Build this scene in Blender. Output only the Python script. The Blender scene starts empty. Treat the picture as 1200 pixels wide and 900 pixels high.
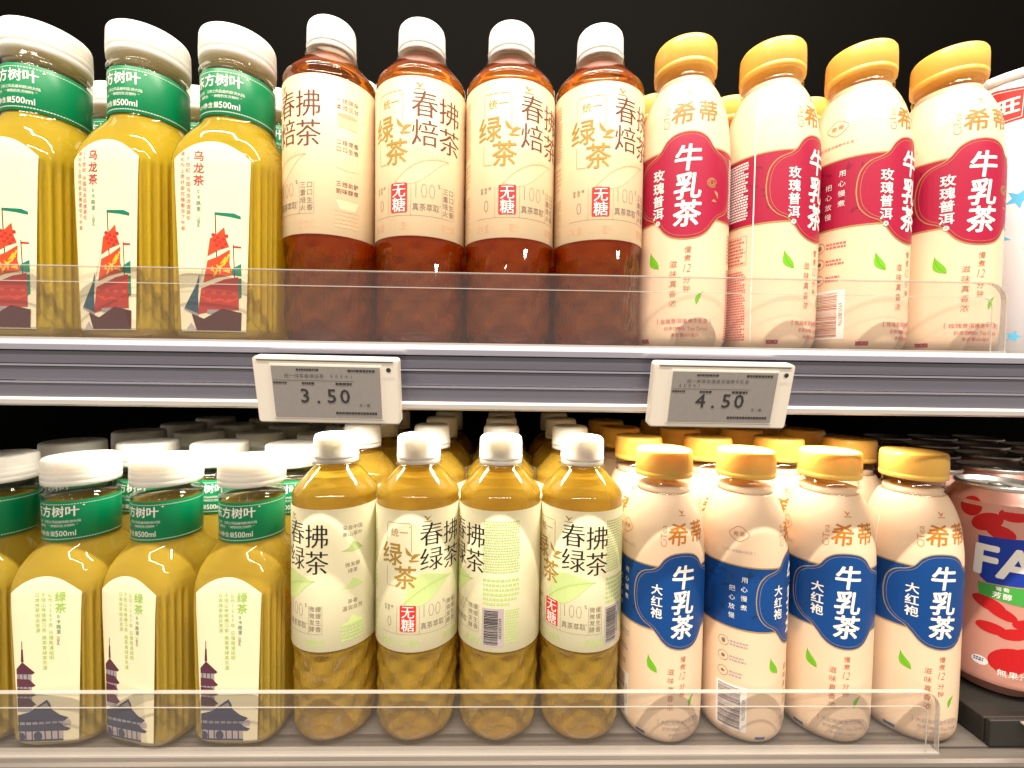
import bpy, bmesh, math, random
from mathutils import Vector, Matrix
R = math.radians
random.seed(7)
sc = bpy.context.scene
C = sc.collection

# ------------------------------------------------------------------ camera, world, lamps, exposure
cam_d = bpy.data.cameras.new('camera'); cam = bpy.data.objects.new('camera', cam_d); C.objects.link(cam)
cam_d.sensor_width = 36; cam_d.lens = 36 * 525 / 1200; cam_d.clip_start = 0.01; cam_d.clip_end = 50
YAW, PITCH, ROLL = 1.2, -1.75, 0.8
cam.matrix_world = (Matrix.Rotation(R(-YAW), 4, 'Z') @ Matrix.Rotation(R(90 + PITCH), 4, 'X') @ Matrix.Rotation(R(ROLL), 4, 'Z'))
sc.camera = cam

w = bpy.data.worlds.new('World'); sc.world = w; w.use_nodes = True
bg = w.node_tree.nodes['Background']; bg.inputs[0].default_value = (1.0, 0.86, 0.70, 1); bg.inputs[1].default_value = 0.36

def area(name, loc, size, size_y, power, col, aim, spread=180):
    l = bpy.data.lights.new(name, 'AREA'); l.shape = 'RECTANGLE'; l.size = size; l.size_y = size_y
    l.energy = power; l.color = col; l.spread = R(spread)
    o = bpy.data.objects.new(name, l); C.objects.link(o); o.location = loc
    o.rotation_euler = (Vector(aim) - Vector(loc)).to_track_quat('-Z', 'Y').to_euler()
    return o
# ceiling tube lamp of the aisle, running parallel to the shelves
area('overhead_key_fill_lamp', (0.05, -0.37, 1.68), 2.6, 0.03, 112, (1.0, 0.88, 0.73), (0.05, 0.32, 0.0))
area('overhead_key_fill_lamp', (0.0, -1.55, 1.62), 3.2, 0.06, 42, (1.0, 0.88, 0.74), (0.0, 0.34, 0.0))  # unseen fill lamp, added to soften the shade and give the bottles sparkle
# light strip under the upper shelf
area('shelf_strip_lamp', (-0.01, 0.3490, -0.0305), 0.62, 0.010, 1.6, (1.0, 0.90, 0.76), (-0.01, 0.3560, -0.27), 135)
area('shelf_strip_lamp', (0.68, 0.3490, -0.0305), 0.50, 0.010, 0.45, (1.0, 0.90, 0.76), (0.68, 0.3490, -0.27), 120)

vs = sc.view_settings; vs.view_transform = 'Standard'; vs.look = 'None'; vs.exposure = 0.18; vs.gamma = 1.0
cy = sc.cycles
cy.use_denoising = True; cy.max_bounces = 18; cy.transparent_max_bounces = 40; cy.transmission_bounces = 14
cy.glossy_bounces = 6; cy.diffuse_bounces = 4; cy.sample_clamp_indirect = 4.0; cy.blur_glossy = 0.6
cy.caustics_reflective = False; cy.caustics_refractive = True

# ------------------------------------------------------------------ materials
MATS = {}
def nt(name):
    m = bpy.data.materials.new(name); m.use_nodes = True; MATS[name] = m
    return m, m.node_tree.nodes, m.node_tree.links
def pbr(name, col, rough=0.5, metal=0.0, spec=0.5, noise=0.0, nscale=(40, 40, 40), bump=0.0, coat=0.0, sss=0.0):
    m, N, L = nt(name); b = N['Principled BSDF']
    b.inputs['Base Color'].default_value = (*col, 1); b.inputs['Roughness'].default_value = rough
    b.inputs['Metallic'].default_value = metal; b.inputs['Specular IOR Level'].default_value = spec
    b.inputs['Coat Weight'].default_value = coat; b.inputs['Coat Roughness'].default_value = 0.12
    if sss:
        b.inputs['Subsurface Weight'].default_value = sss; b.inputs['Subsurface Radius'].default_value = (1, .94, .86)
        b.inputs['Subsurface Scale'].default_value = 0.009
    if noise or bump:
        tc = N.new('ShaderNodeTexCoord'); mp = N.new('ShaderNodeMapping'); mp.inputs['Scale'].default_value = nscale
        nz = N.new('ShaderNodeTexNoise'); nz.inputs['Scale'].default_value = 1.0; nz.inputs['Detail'].default_value = 5
        L.new(tc.outputs['Object'], mp.inputs[0]); L.new(mp.outputs[0], nz.inputs['Vector'])
        if noise:
            cr = N.new('ShaderNodeMapRange'); cr.inputs[3].default_value = 1 - noise; cr.inputs[4].default_value = 1 + noise
            L.new(nz.outputs['Fac'], cr.inputs[0])
            mx = N.new('ShaderNodeMix'); mx.data_type = 'RGBA'; mx.blend_type = 'MULTIPLY'; mx.inputs[0].default_value = 1
            mx.inputs[6].default_value = (*col, 1); L.new(cr.outputs[0], mx.inputs[7]); L.new(mx.outputs[2], b.inputs['Base Color'])
            rr = N.new('ShaderNodeMapRange'); rr.inputs[3].default_value = max(0.03, rough - .12); rr.inputs[4].default_value = rough + .12
            L.new(nz.outputs['Fac'], rr.inputs[0]); L.new(rr.outputs[0], b.inputs['Roughness'])
        if bump:
            bp = N.new('ShaderNodeBump'); bp.inputs['Strength'].default_value = bump; bp.inputs['Distance'].default_value = 0.0006
            L.new(nz.outputs['Fac'], bp.inputs['Height']); L.new(bp.outputs[0], b.inputs['Normal'])
    return m
def thin_clear(name, tint=(0.97, 0.97, 0.96), lo=0.04, hi=0.75, rough=0.04, haze=0.0, hazecol=(.9, .86, .8), bump=0.0):
    m, N, L = nt(name); N.remove(N['Principled BSDF']); out = N['Material Output']
    lw = N.new('ShaderNodeLayerWeight'); lw.inputs[0].default_value = 0.5
    pw = N.new('ShaderNodeMath'); pw.operation = 'POWER'; pw.inputs[1].default_value = 3.5; L.new(lw.outputs['Facing'], pw.inputs[0])
    mr = N.new('ShaderNodeMapRange'); mr.inputs[3].default_value = lo; mr.inputs[4].default_value = hi; L.new(pw.outputs[0], mr.inputs[0])
    tr = N.new('ShaderNodeBsdfTransparent'); tr.inputs[0].default_value = (*tint, 1)
    gl = N.new('ShaderNodeBsdfGlossy'); gl.inputs['Roughness'].default_value = rough
    if bump:
        tc = N.new('ShaderNodeTexCoord'); nz = N.new('ShaderNodeTexNoise'); nz.inputs['Scale'].default_value = 90
        L.new(tc.outputs['Object'], nz.inputs['Vector']); bp = N.new('ShaderNodeBump'); bp.inputs['Strength'].default_value = bump
        bp.inputs['Distance'].default_value = 0.001; L.new(nz.outputs['Fac'], bp.inputs['Height']); L.new(bp.outputs[0], gl.inputs['Normal'])
    mx = N.new('ShaderNodeMixShader'); L.new(mr.outputs[0], mx.inputs[0])
    src = tr
    if haze:
        df = N.new('ShaderNodeBsdfDiffuse'); df.inputs[0].default_value = (*hazecol, 1)
        m2 = N.new('ShaderNodeMixShader'); m2.inputs[0].default_value = haze
        L.new(tr.outputs[0], m2.inputs[1]); L.new(df.outputs[0], m2.inputs[2]); src = m2
    L.new(src.outputs[0], mx.inputs[1]); L.new(gl.outputs[0], mx.inputs[2]); L.new(mx.outputs[0], out.inputs[0])
    return m
def tea(name, glass, body, fac):
    m, N, L = nt(name); N.remove(N['Principled BSDF']); out = N['Material Output']
    g = N.new('ShaderNodeBsdfRefraction'); g.inputs['IOR'].default_value = 1.33; g.inputs['Roughness'].default_value = 0.02
    g.inputs['Color'].default_value = (*glass, 1)
    tl = N.new('ShaderNodeBsdfTranslucent'); tl.inputs[0].default_value = (*body, 1)
    df = N.new('ShaderNodeBsdfDiffuse'); df.inputs[0].default_value = (*body, 1)
    # light scattered inside the liquid leaves it evenly, whatever way its surface faces: a mostly fixed scattering normal
    geo = N.new('ShaderNodeNewGeometry'); sc1 = N.new('ShaderNodeVectorMath'); sc1.operation = 'SCALE'; sc1.inputs['Scale'].default_value = 0.35
    L.new(geo.outputs['Normal'], sc1.inputs[0])
    ad = N.new('ShaderNodeVectorMath'); ad.operation = 'ADD'; ad.inputs[1].default_value = (0.0, -0.50, 0.62); L.new(sc1.outputs[0], ad.inputs[0])
    no = N.new('ShaderNodeVectorMath'); no.operation = 'NORMALIZE'; L.new(ad.outputs[0], no.inputs[0]); L.new(no.outputs[0], df.inputs['Normal'])
    m1 = N.new('ShaderNodeMixShader'); m1.inputs[0].default_value = 0.6; L.new(tl.outputs[0], m1.inputs[1]); L.new(df.outputs[0], m1.inputs[2])
    tr = N.new('ShaderNodeBsdfTransparent'); tr.inputs[0].default_value = (*glass, 1)
    m0 = N.new('ShaderNodeMixShader'); m0.inputs[0].default_value = 0.25; L.new(g.outputs[0], m0.inputs[1]); L.new(tr.outputs[0], m0.inputs[2])
    m2 = N.new('ShaderNodeMixShader'); m2.inputs[0].default_value = fac; L.new(m0.outputs[0], m2.inputs[1]); L.new(m1.outputs[0], m2.inputs[2])
    L.new(m2.outputs[0], out.inputs[0])
    return m
def film(name, col, rough=0.35, transl=0.0):
    m = pbr(name, col, rough, spec=0.35)
    if transl:
        N, L = m.node_tree.nodes, m.node_tree.links; b = N['Principled BSDF']
        t = N.new('ShaderNodeBsdfTranslucent'); t.inputs[0].default_value = (*col, 1)
        mx = N.new('ShaderNodeMixShader'); mx.inputs[0].default_value = transl
        L.new(b.outputs[0], mx.inputs[1]); L.new(t.outputs[0], mx.inputs[2]); L.new(mx.outputs[0], N['Material Output'].inputs[0])
    return m

thin_clear('clear_pet', (0.97, 0.97, 0.955), 0.05, 0.85, 0.03)
thin_clear('acrylic', (0.985, 0.98, 0.98), 0.045, 0.7, 0.03, haze=0.014)
thin_clear('acrylic_edge', (0.85, 0.85, 0.85), 0.10, 0.8, 0.2, haze=0.33, hazecol=(.85, .8, .74))
tea('oolong_tea', (1.0, 0.88, 0.28), (1.0, 0.74, 0.05), 0.39)
tea('green_tea', (1.0, 0.86, 0.34), (1.0, 0.67, 0.09), 0.28)
tea('light_green_tea', (1.0, 0.88, 0.33), (1.0, 0.73, 0.09), 0.37)
tea('roasted_tea', (1.0, 0.54, 0.16), (0.98, 0.27, 0.012), 0.08)
film('peach_film', (0.79, 0.62, 0.40), 0.4, 0.15)
film('pale_green_film', (0.82, 0.78, 0.54), 0.4, 0.2)
film('cream_film', (0.79, 0.585, 0.41), 0.32)
film('ivory_paper', (0.76, 0.69, 0.47), 0.45)
film('leaf_green_film', (0.0, 0.21, 0.075), 0.35)
pbr('white_cap', (0.86, 0.84, 0.80), 0.38, sss=0.85)
pbr('milky_cap', (0.82, 0.80, 0.74), 0.33, sss=0.8)
pbr('amber_cap', (0.88, 0.53, 0.11), 0.3, sss=0.3)
for n, c in dict(ink_brown=(0.16, 0.05, 0.035), ink_black=(0.02, 0.022, 0.018), ink_gold=(0.42, 0.25, 0.045), ink_gold_line=(0.40, 0.26, 0.09),
                 ink_red=(0.62, 0.03, 0.03), ink_grey=(0.22, 0.17, 0.13), ink_white=(0.85, 0.82, 0.78), ink_peach=(0.78, 0.57, 0.36), ink_peach_text=(0.66, 0.42, 0.25),
                 ink_lime=(0.55, 0.68, 0.28), ink_lime_text=(0.44, 0.60, 0.20), ink_claret=(0.36, 0.008, 0.045), ink_claret_deep=(0.24, 0.006, 0.035), ink_navy=(0.004, 0.055, 0.235), ink_navy_deep=(0.005, 0.04, 0.14),
                 ink_orange=(0.50, 0.17, 0.02), ink_leaf=(0.16, 0.48, 0.02), ink_leaf_dark=(0.08, 0.32, 0.02), ink_tan=(0.60, 0.43, 0.30), ink_dull=(0.42, 0.36, 0.36), ink_rust=(0.42, 0.12, 0.05), ink_rose=(0.60, 0.12, 0.12),
                 ink_teal=(0.0, 0.18, 0.11), ink_sail=(0.60, 0.06, 0.02), ink_sail_deep=(0.42, 0.03, 0.025), ink_sun=(0.85, 0.42, 0.03), ink_hull=(0.07, 0.018, 0.022), ink_slate=(0.03, 0.07, 0.11), ink_tile=(0.045, 0.05, 0.10), ink_wall=(0.30, 0.28, 0.30), ink_plum=(0.09, 0.025, 0.045),
                 ink_sky=(0.10, 0.45, 0.72), ink_taupe=(0.20, 0.12, 0.12), ink_blue=(0.01, 0.04, 0.36), ink_grass=(0.06, 0.36, 0.06), ink_petal=(0.50, 0.012, 0.015), ink_green_text=(0.30, 0.55, 0.10), ink_red_text=(0.45, 0.05, 0.05)).items():
    pbr(n, c, 0.45, spec=0.3)
pbr('rail_grey', (0.215, 0.215, 0.28), 0.22, 0.0, 0.6, noise=0.22, nscale=(3, 60, 260), bump=0.08, coat=0.35)
pbr('rail_ridge', (0.33, 0.33, 0.42), 0.25, 0.0, 0.7, coat=0.5)  # lighter than the grooves: thin highlight lines put into the ridge colour
pbr('rail_lip', (0.58, 0.58, 0.72), 0.18, 0.25, 0.7, coat=0.5)  # pale colour includes the light caught by the rounded lip
pbr('rail_foot', (0.78, 0.74, 0.72), 0.25, 0.3, 0.6)
pbr('brushed_deck', (0.23, 0.205, 0.185), 0.36, 0.55, noise=0.28, nscale=(5, 420, 60), bump=0.1)
pbr('dark_steel', (0.022, 0.021, 0.019), 0.45, 0.2, noise=0.25, nscale=(4, 90, 90))
pbr('black_panel', (0.0015, 0.0013, 0.0011), 0.6, spec=0.03)
pbr('tag_shell', (0.80, 0.74, 0.66), 0.42)
pbr('epaper', (0.28, 0.26, 0.25), 0.28, noise=0.06, nscale=(300, 300, 300))
pbr('tag_ink', (0.035, 0.033, 0.035), 0.35)
pbr('can_pink', (0.64, 0.31, 0.25), 0.28, 0.15, coat=0.3)
pbr('can_metal', (0.80, 0.79, 0.76), 0.38, 0.95, noise=0.05, nscale=(90, 90, 90))
pbr('white_tin', (0.76, 0.78, 0.82), 0.35)
m, N_, L_ = nt('lamp_diffuser'); N_['Principled BSDF'].inputs['Base Color'].default_value = (.9, .88, .82, 1)

# ------------------------------------------------------------------ basic helpers
def obj(name, me, mat, parent=None, smooth=True):
    o = bpy.data.objects.new(name, me); C.objects.link(o)
    if mat: 
        me.materials.clear(); me.materials.append(MATS[mat])
    if smooth:
        me.polygons.foreach_set('use_smooth', [True] * len(me.polygons))
    if parent: o.parent = parent
    return o
def thing(name, label, cat, loc=(0, 0, 0), group=None, rotz=0.0):
    o = bpy.data.objects.new(name, None); C.objects.link(o); o.empty_display_size = 0.02
    o.location = loc; o.rotation_euler = (0, 0, rotz); o['label'] = label; o['category'] = cat
    if group: o['group'] = group
    return o
def copy_tree(o, parent=None, skip=(), bare=False):
    c = o.copy(); C.objects.link(c); c.parent = parent
    if 'side' in c: del c['side']
    for ch in list(o.children):
        if ch.get('side', 9) in skip or (bare and o.parent and 'side' in ch): continue   # print that faces away or is out of sight
        copy_tree(ch, c, skip, bare)
    return c
def drop(o):
    for ch in list(o.children): drop(ch)
    bpy.data.objects.remove(o)
def mesh(name, vs_, fs):
    me = bpy.data.meshes.new(name); me.from_pydata(vs_, [], fs); me.update(); return me
def lathe(name, prof, seg=64, radfn=None, cap0=True, cap1=True):
    V, F = [], []
    for i, (z, r) in enumerate(prof):
        for k in range(seg):
            a = 2 * math.pi * k / seg
            rr = r if radfn is None else radfn(r, z, a, k)
            V.append((rr * math.sin(a), -rr * math.cos(a), z))
    n = len(prof)
    for i in range(n - 1):
        for k in range(seg):
            k2 = (k + 1) % seg
            F.append((i * seg + k, i * seg + k2, (i + 1) * seg + k2, (i + 1) * seg + k))
    if cap0: F.append(tuple(reversed(range(seg))))
    if cap1: F.append(tuple(range((n - 1) * seg, n * seg)))
    return mesh(name, V, F)
def smooth_prof(pts, per=5):
    out = []
    for i in range(len(pts) - 1):
        p0 = pts[max(i - 1, 0)]; p1 = pts[i]; p2 = pts[i + 1]; p3 = pts[min(i + 2, len(pts) - 1)]
        for s in range(per):
            t = s / per
            out.append(tuple(0.5 * (2 * p1[j] + (p2[j] - p0[j]) * t + (2 * p0[j] - 5 * p1[j] + 4 * p2[j] - p3[j]) * t * t + (3 * p1[j] - p0[j] - 3 * p2[j] + p3[j]) * t ** 3) for j in range(2)))
    out.append(tuple(pts[-1])); return out
def interp(prof):
    def f(z):
        if z <= prof[0][0]: return prof[0][1]
        for (z0, r0), (z1, r1) in zip(prof, prof[1:]):
            if z <= z1: return r0 + (r1 - r0) * (z - z0) / max(z1 - z0, 1e-9)
        return prof[-1][1]
    return f
def box_bm(bm, x0, x1, y0, y1, z0, z1):
    v = [bm.verts.new(p) for p in ((x0, y0, z0), (x1, y0, z0), (x1, y1, z0), (x0, y1, z0), (x0, y0, z1), (x1, y0, z1), (x1, y1, z1), (x0, y1, z1))]
    for f in ((0, 3, 2, 1), (4, 5, 6, 7), (0, 1, 5, 4), (1, 2, 6, 5), (2, 3, 7, 6), (3, 0, 4, 7)): bm.faces.new([v[i] for i in f])
def box(name, x0, x1, y0, y1, z0, z1, mat, parent=None, bevel=0.0, seg=2):
    bm = bmesh.new(); box_bm(bm, x0, x1, y0, y1, z0, z1)
    if bevel: bmesh.ops.bevel(bm, geom=bm.edges[:], offset=bevel, segments=seg, affect='EDGES', profile=0.5)
    me = bpy.data.meshes.new(name); bm.to_mesh(me); bm.free()
    return obj(name, me, mat, parent, smooth=False)
def extrude_x(name, prof, x0, x1, mat, parent=None):
    n = len(prof); V = [(x0, y, z) for y, z in prof] + [(x1, y, z) for y, z in prof]
    F = [(i, (i + 1) % n, n + (i + 1) % n, n + i) for i in range(n)] + [tuple(reversed(range(n))), tuple(range(n, 2 * n))]
    return obj(name, mesh(name, V, F), mat, parent, smooth=False)

# ------------------------------------------------------------------ flat art that is printed on (wrapped round) surfaces
GL = {}
def glyphs(s, off=0.0, shear=0.0, res=2):
    key = (s, off, shear)
    if key not in GL:
        c = bpy.data.curves.new('text', 'FONT'); c.body = s; c.offset = off; c.shear = shear; c.resolution_u = res
        o = bpy.data.objects.new('text', c); C.objects.link(o)
        dg = bpy.context.evaluated_depsgraph_get()
        me = bpy.data.meshes.new_from_object(o.evaluated_get(dg))
        V = [(v.co.x, v.co.y) for v in me.vertices]; F = [tuple(p.vertices) for p in me.polygons]
        bpy.data.objects.remove(o); bpy.data.curves.remove(c); bpy.data.meshes.remove(me)
        xs = [v[0] for v in V] or [0]; ys = [v[1] for v in V] or [0]
        GL[key] = (V, F, min(xs), max(xs), min(ys), max(ys))
    return GL[key]
class Art:
    """2-D print in (u, v) metres, one layer per ink"""
    def __init__(s): s.layers = {}; s.cur = ('lettering', 0, 0); s.n = 0
    def tag(s, name, side=None): s.n += 1; s.cur = (name, s.n, s.cur[2] if side is None else side)
    def add(s, ink, V, F, lift=0, sub=0): s.layers.setdefault((ink, lift, s.cur), []).append((V, F, sub))
    def poly(s, ink, pts, lift=0): s.add(ink, list(pts), [tuple(range(len(pts)))], lift)
    def rect(s, ink, x0, x1, y0, y1, lift=0): s.poly(ink, [(x0, y0), (x1, y0), (x1, y1), (x0, y1)], lift)
    def ell(s, ink, cx, cy_, rx, ry, lift=0, n=28): s.poly(ink, [(cx + rx * math.cos(2 * math.pi * i / n), cy_ + ry * math.sin(2 * math.pi * i / n)) for i in range(n)], lift)
    def stroke(s, ink, pts, wd, lift=0, closed=False):
        pts = list(pts) + ([pts[0]] if closed else []); V, F = [], []
        for i, p in enumerate(pts):
            a = pts[max(i - 1, 0)]; b = pts[min(i + 1, len(pts) - 1)]
            if closed and i in (0, len(pts) - 1): a, b = pts[-2], pts[1]
            dx, dy = b[0] - a[0], b[1] - a[1]; l = math.hypot(dx, dy) or 1; nx, ny = -dy / l * wd / 2, dx / l * wd / 2
            V += [(p[0] + nx, p[1] + ny), (p[0] - nx, p[1] - ny)]
        for i in range(len(pts) - 1): F.append((2 * i, 2 * i + 1, 2 * i + 3, 2 * i + 2))
        s.add(ink, V, F, lift)
    def char(s, ink, t, cx, cy_, h, wd=None, off=0.0, shear=0.0, serif=False, rot=0.0, lift=0):
        """one run of text centred on (cx, cy_), h = height of an em, wd = horizontal stretch"""
        V, F, x0, x1, y0, y1 = glyphs(t, min(off, 0.0), shear)
        if not V: return
        mx_, my_ = (x0 + x1) / 2, (y0 + y1) / 2
        if len(t) == 1 and ord(t) > 0x2000: my_ = 0.36 if (y1 - y0) < 0.5 else my_
        if len(t) == 1 and t in '.,。': my_ = 0.36
        k = h / 1.0; kx = k * (wd or 1.0); cr, sr = math.cos(rot), math.sin(rot)
        if off > 0: SH = [(0, 0), (off, 0), (-off, 0), (0, off), (0, -off), (off * .7, off * .7), (-off * .7, -off * .7), (off * .7, -off * .7), (-off * .7, off * .7)]
        else: SH = [(0, 0), (.014, 0), (-.014, 0)] if serif else [(0, 0)]
        for j, (sh, sv) in enumerate(SH):
            P = []
            for x, y in V:
                px, py = (x - mx_ + sh) * kx, (y - my_ + sv) * k
                P.append((cx + px * cr - py * sr, cy_ + px * sr + py * cr))
            s.add(ink, P, F, lift, j)
    def row(s, ink, t, cx, cy_, h, pitch=None, **k):
        p = pitch or h * 1.02; x = cx - p * (len(t) - 1) / 2
        for ch in t:
            if ch != ' ': s.char(ink, ch, x, cy_, h, **k)
            x += p
    def col(s, ink, t, cx, top, h, pitch=None, **k):
        p = pitch or h * 1.05; y = top - h / 2
        for ch in t:
            if ch == ' ': y -= p * .5; continue
            s.char(ink, ch, cx, y, h, **k); y -= p
    def greek(s, ink, x0, x1, y0, y1, line, fill=0.62, word=0.0016, seed=1, lift=0):
        """print too fine to read: rows of short dashes"""
        rn = random.Random(seed); y = y1
        while y - line * fill >= y0:
            x = x0; end = x1 - (rn.random() * 0.25 * (x1 - x0) if rn.random() < .3 else 0)
            while x < end - word * .3:
                wl = min(word * rn.uniform(.6, 1.5), end - x); s.rect(ink, x, x + wl, y - line * fill, y, lift); x += wl + word * .28
            y -= line
    def leaf(s, ink, cx, cy_, ln, wd, rot, lift=0, vein=None):
        n = 14; top, bot = [], []
        for i in range(n + 1):
            t = i / n; wv = wd * math.sin(math.pi * t ** 0.8) ** 1.1 * (1 - .25 * t); bend = 0.12 * ln * math.sin(math.pi * t)
            top.append(((t - .5) * ln, wv / 2 + bend)); bot.append(((t - .5) * ln, -wv / 2 + bend))
        cr, sr = math.cos(rot), math.sin(rot); T = lambda p: (cx + p[0] * cr - p[1] * sr, cy_ + p[0] * sr + p[1] * cr)
        s.poly(ink, [T(p) for p in bot + top[-2:0:-1]], lift)
        if vein: s.stroke(vein, [T(((i / n - .5) * ln * 1.04, 0.12 * ln * math.sin(math.pi * i / n))) for i in range(n + 1)], wd * .035, lift + 1)
    def bird(s, ink, cx, cy_, k, lift=0):
        for pts in ([(-1, .75), (-.2, .35), (.05, -.1), (.2, .2), (1, .55), (.45, .0), (.15, -.45), (-.35, -.5), (-.2, -.15), (-.6, .15)],):
            s.poly(ink, [(cx + x * k, cy_ + y * k) for x, y in pts], lift)
        s.rect(ink, cx - k * 1.1, cx + k * 1.1, cy_ - k * .95, cy_ - k * .75, lift)
    def barcode(s, x0, x1, y0, y1, seed=3, ink='ink_black', horizontal=False, lift=0):
        rn = random.Random(seed); a, b = (y0, y1) if horizontal else (x0, x1); t = a
        while t < b:
            wl = rn.choice((.00022, .0003, .0005, .0007)); 
            if horizontal: s.rect(ink, x0, x1, t, min(t + wl, b), lift)
            else: s.rect(ink, t, min(t + wl, b), y0, y1, lift)
            t += wl + rn.choice((.00025, .0003, .0005))

def cyl_surf(prof, Rr):
    def f(u, v, off):
        a = u / Rr; r = prof(v) + off; return (r * math.sin(a), -r * math.cos(a), v)
    return f
def flat_surf(u, v, off): return (u, -off, v)
def build_art(art, surf, parent, du=0.0025, dv=0.004, base=0.00012, step=0.00007):
    """wrap every ink of an Art on a surface, one object for each tagged piece"""
    out = []
    for (ink, lift, (nm, uid, side)), pieces in art.layers.items():
        V3, F3 = [], []
        off = base + step * lift
        for V, F, sub in pieces:
            bm = bmesh.new(); vv = [bm.verts.new((x, y, 0)) for x, y in V]
            for f in F:
                try: bm.faces.new([vv[i] for i in f])
                except ValueError: pass
            bmesh.ops.triangulate(bm, faces=[f for f in bm.faces if len(f.verts) > 4])
            for ax, d in ((0, du), (1, dv)):
                if not d: continue
                lo = min(p[ax] for p in V); hi = max(p[ax] for p in V)
                for q in range(math.ceil(lo / d), math.floor(hi / d) + 1):
                    if lo + 1e-6 < q * d < hi - 1e-6:
                        co = [0, 0, 0]; no = [0, 0, 0]; co[ax] = q * d; no[ax] = 1
                        bmesh.ops.bisect_plane(bm, geom=bm.verts[:] + bm.edges[:] + bm.faces[:], plane_co=co, plane_no=no)
            n0 = len(V3); bm.verts.index_update()
            V3 += [surf(v.co.x, v.co.y, off + sub * 4e-6) for v in bm.verts]
            F3 += [tuple(n0 + v.index for v in f.verts) for f in bm.faces]
            bm.free()
        o = obj(nm, mesh(nm, V3, F3), ink, parent, smooth=False); o['side'] = side; out.append(o)
    return out

# ------------------------------------------------------------------ the setting: back panel and two shelves
ZU, ZL = 0.0150, -0.2745
bp_ = box('back_panel', -1.6, 1.6, 1.0, 1.02, -0.9, 1.6, 'black_panel'); bp_['kind'] = 'structure'

def shelf(label, zt, yf, y_fence, strip, lipmat):
    s = thing('display_shelf', label, 'shelf', (0, 0, zt), 'display shelves')
    deck = box('deck', -1.5, 1.5, yf + 0.012, 0.995, -0.020, 0.0, 'brushed_deck', s)
    # price rail: face leans in towards its foot
    tilt = math.tan(R(13)); Z0, H = -0.0005, 0.0425
    yy = lambda z: yf + (Z0 - z) * tilt
    def bar(name, za, zb, proud, mat, back=0.008):
        pr = [(yy(za) - proud, za), (yy(zb) - proud, zb), (yy(zb) + back, zb), (yy(za) + back, za)]
        return extrude_x(name, pr, -1.5, 1.5, mat, s)
    # slightly rounded upper lip
    lip = [(yy(-0.0005) + .010, 0.0002), (yy(-0.0005) + .0015, 0.0002), (yy(-.001) - .0012, -.0008), (yy(-.003) - .0022, -.0030), (yy(-.006) - .0018, -.0062), (yy(-.0068) + .004, -.0068), (yy(-.0068) + .010, -.0068)]
    extrude_x('rail_lip', lip, -1.5, 1.5, lipmat, s)
    bar('rail_groove', -0.0070, -0.0145, -0.0010, 'rail_grey')
    bar('rail_ridge', -0.0150, -0.0162, 0.0006, 'rail_ridge'); bar('rail_groove', -0.0167, -0.0250, -0.0012, 'rail_grey')
    bar('rail_ridge', -0.0256, -0.0268, 0.0006, 'rail_ridge'); bar('rail_groove', -0.0272, -0.0355, -0.0008, 'rail_grey')
    ft = [(yy(-.0357) + .006, -.0357), (yy(-.0357) - .0002, -.0357), (yy(-.037) - .0022, -.0372), (yy(-.040) - .0022, -.0400), (yy(-.041) - .0004, -.0412), (yy(-.041) + .012, -.0412)]
    extrude_x('rail_foot', ft, -1.5, 1.5, 'rail_foot', s)
    if strip:
        box('light_strip_housing', -0.36, 0.95, 0.338, 0.360, -0.0445, -0.0205, 'lamp_diffuser', s, 0.001)
    return s
shelf('upper shelf with grey ridged price rail holding the two price tags', ZU, 0.2782, 0.306, True, 'rail_lip')
shelf('lower shelf of brushed grey metal under the green tea and blue milk tea bottles', ZL, 0.3052, 0.336, False, 'brushed_deck')  # darker deck metal on the front lip: its shade is put into the colour

def fence(label, x0, x1, y, z, h, rnd=0.012, th=0.0028):
    f = thing('acrylic_fence', label, 'fence', (0, y, z), 'clear acrylic fences along the shelf fronts')
    def outline(ins):
        a, b, hh, r = x0 + ins, x1 - ins, h - ins, max(rnd - ins * .6, .003); P = [(a, 0), (b, 0)]
        for k in range(9): t = math.pi / 2 * k / 8; P.append((b - r + r * math.cos(t), hh - r + r * math.sin(t)))
        for k in range(9): t = math.pi / 2 * (1 + k / 8); P.append((a + r + r * math.cos(t), hh - r + r * math.sin(t)))
        return P
    P = outline(0); n = len(P)
    obj('panel', mesh('panel', [(x, 0, zz) for x, zz in P] + [(x, th, zz) for x, zz in P], [tuple(range(n)), tuple(range(2 * n - 1, n - 1, -1))]), 'acrylic', f, False)
    def edge(ins, y0, y1, wd, nm):
        A, B = outline(ins)[1:], outline(ins + wd)[1:]; k = len(A); V = []
        for (ax, az), (bx_, bz) in zip(A, B): V += [(ax, y0, az), (ax, y1, az), (bx_, y1, bz), (bx_, y0, bz)]
        F = []
        for i in range(k - 1):
            for j in range(4): F.append((4 * i + j, 4 * i + (j + 1) % 4, 4 * i + 4 + (j + 1) % 4, 4 * i + 4 + j))
        F += [(0, 1, 2, 3), tuple(4 * (k - 1) + j for j in (3, 2, 1, 0))]
        obj(nm, mesh(nm, V, F), 'acrylic_edge', f, False)
    edge(-0.0004, -0.0002, th + 0.0002, 0.0006, 'polished_edge')
    edge(0.0095, -0.0007, -0.0001, 0.0005, 'moulded_ridge')
    box('foot', x0, x1, -0.0012, th + 0.0035, 0.0004, 0.0016, 'acrylic_edge', f)
    return f
fence('long clear acrylic fence in front of the oolong, roasted tea and red milk tea bottles', -0.75, 0.3235, 0.2832, ZU, 0.0455)
fence('long clear acrylic fence in front of the green tea and blue milk tea bottles', -0.75, 0.3200, 0.3110, ZL, 0.0455)

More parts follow.
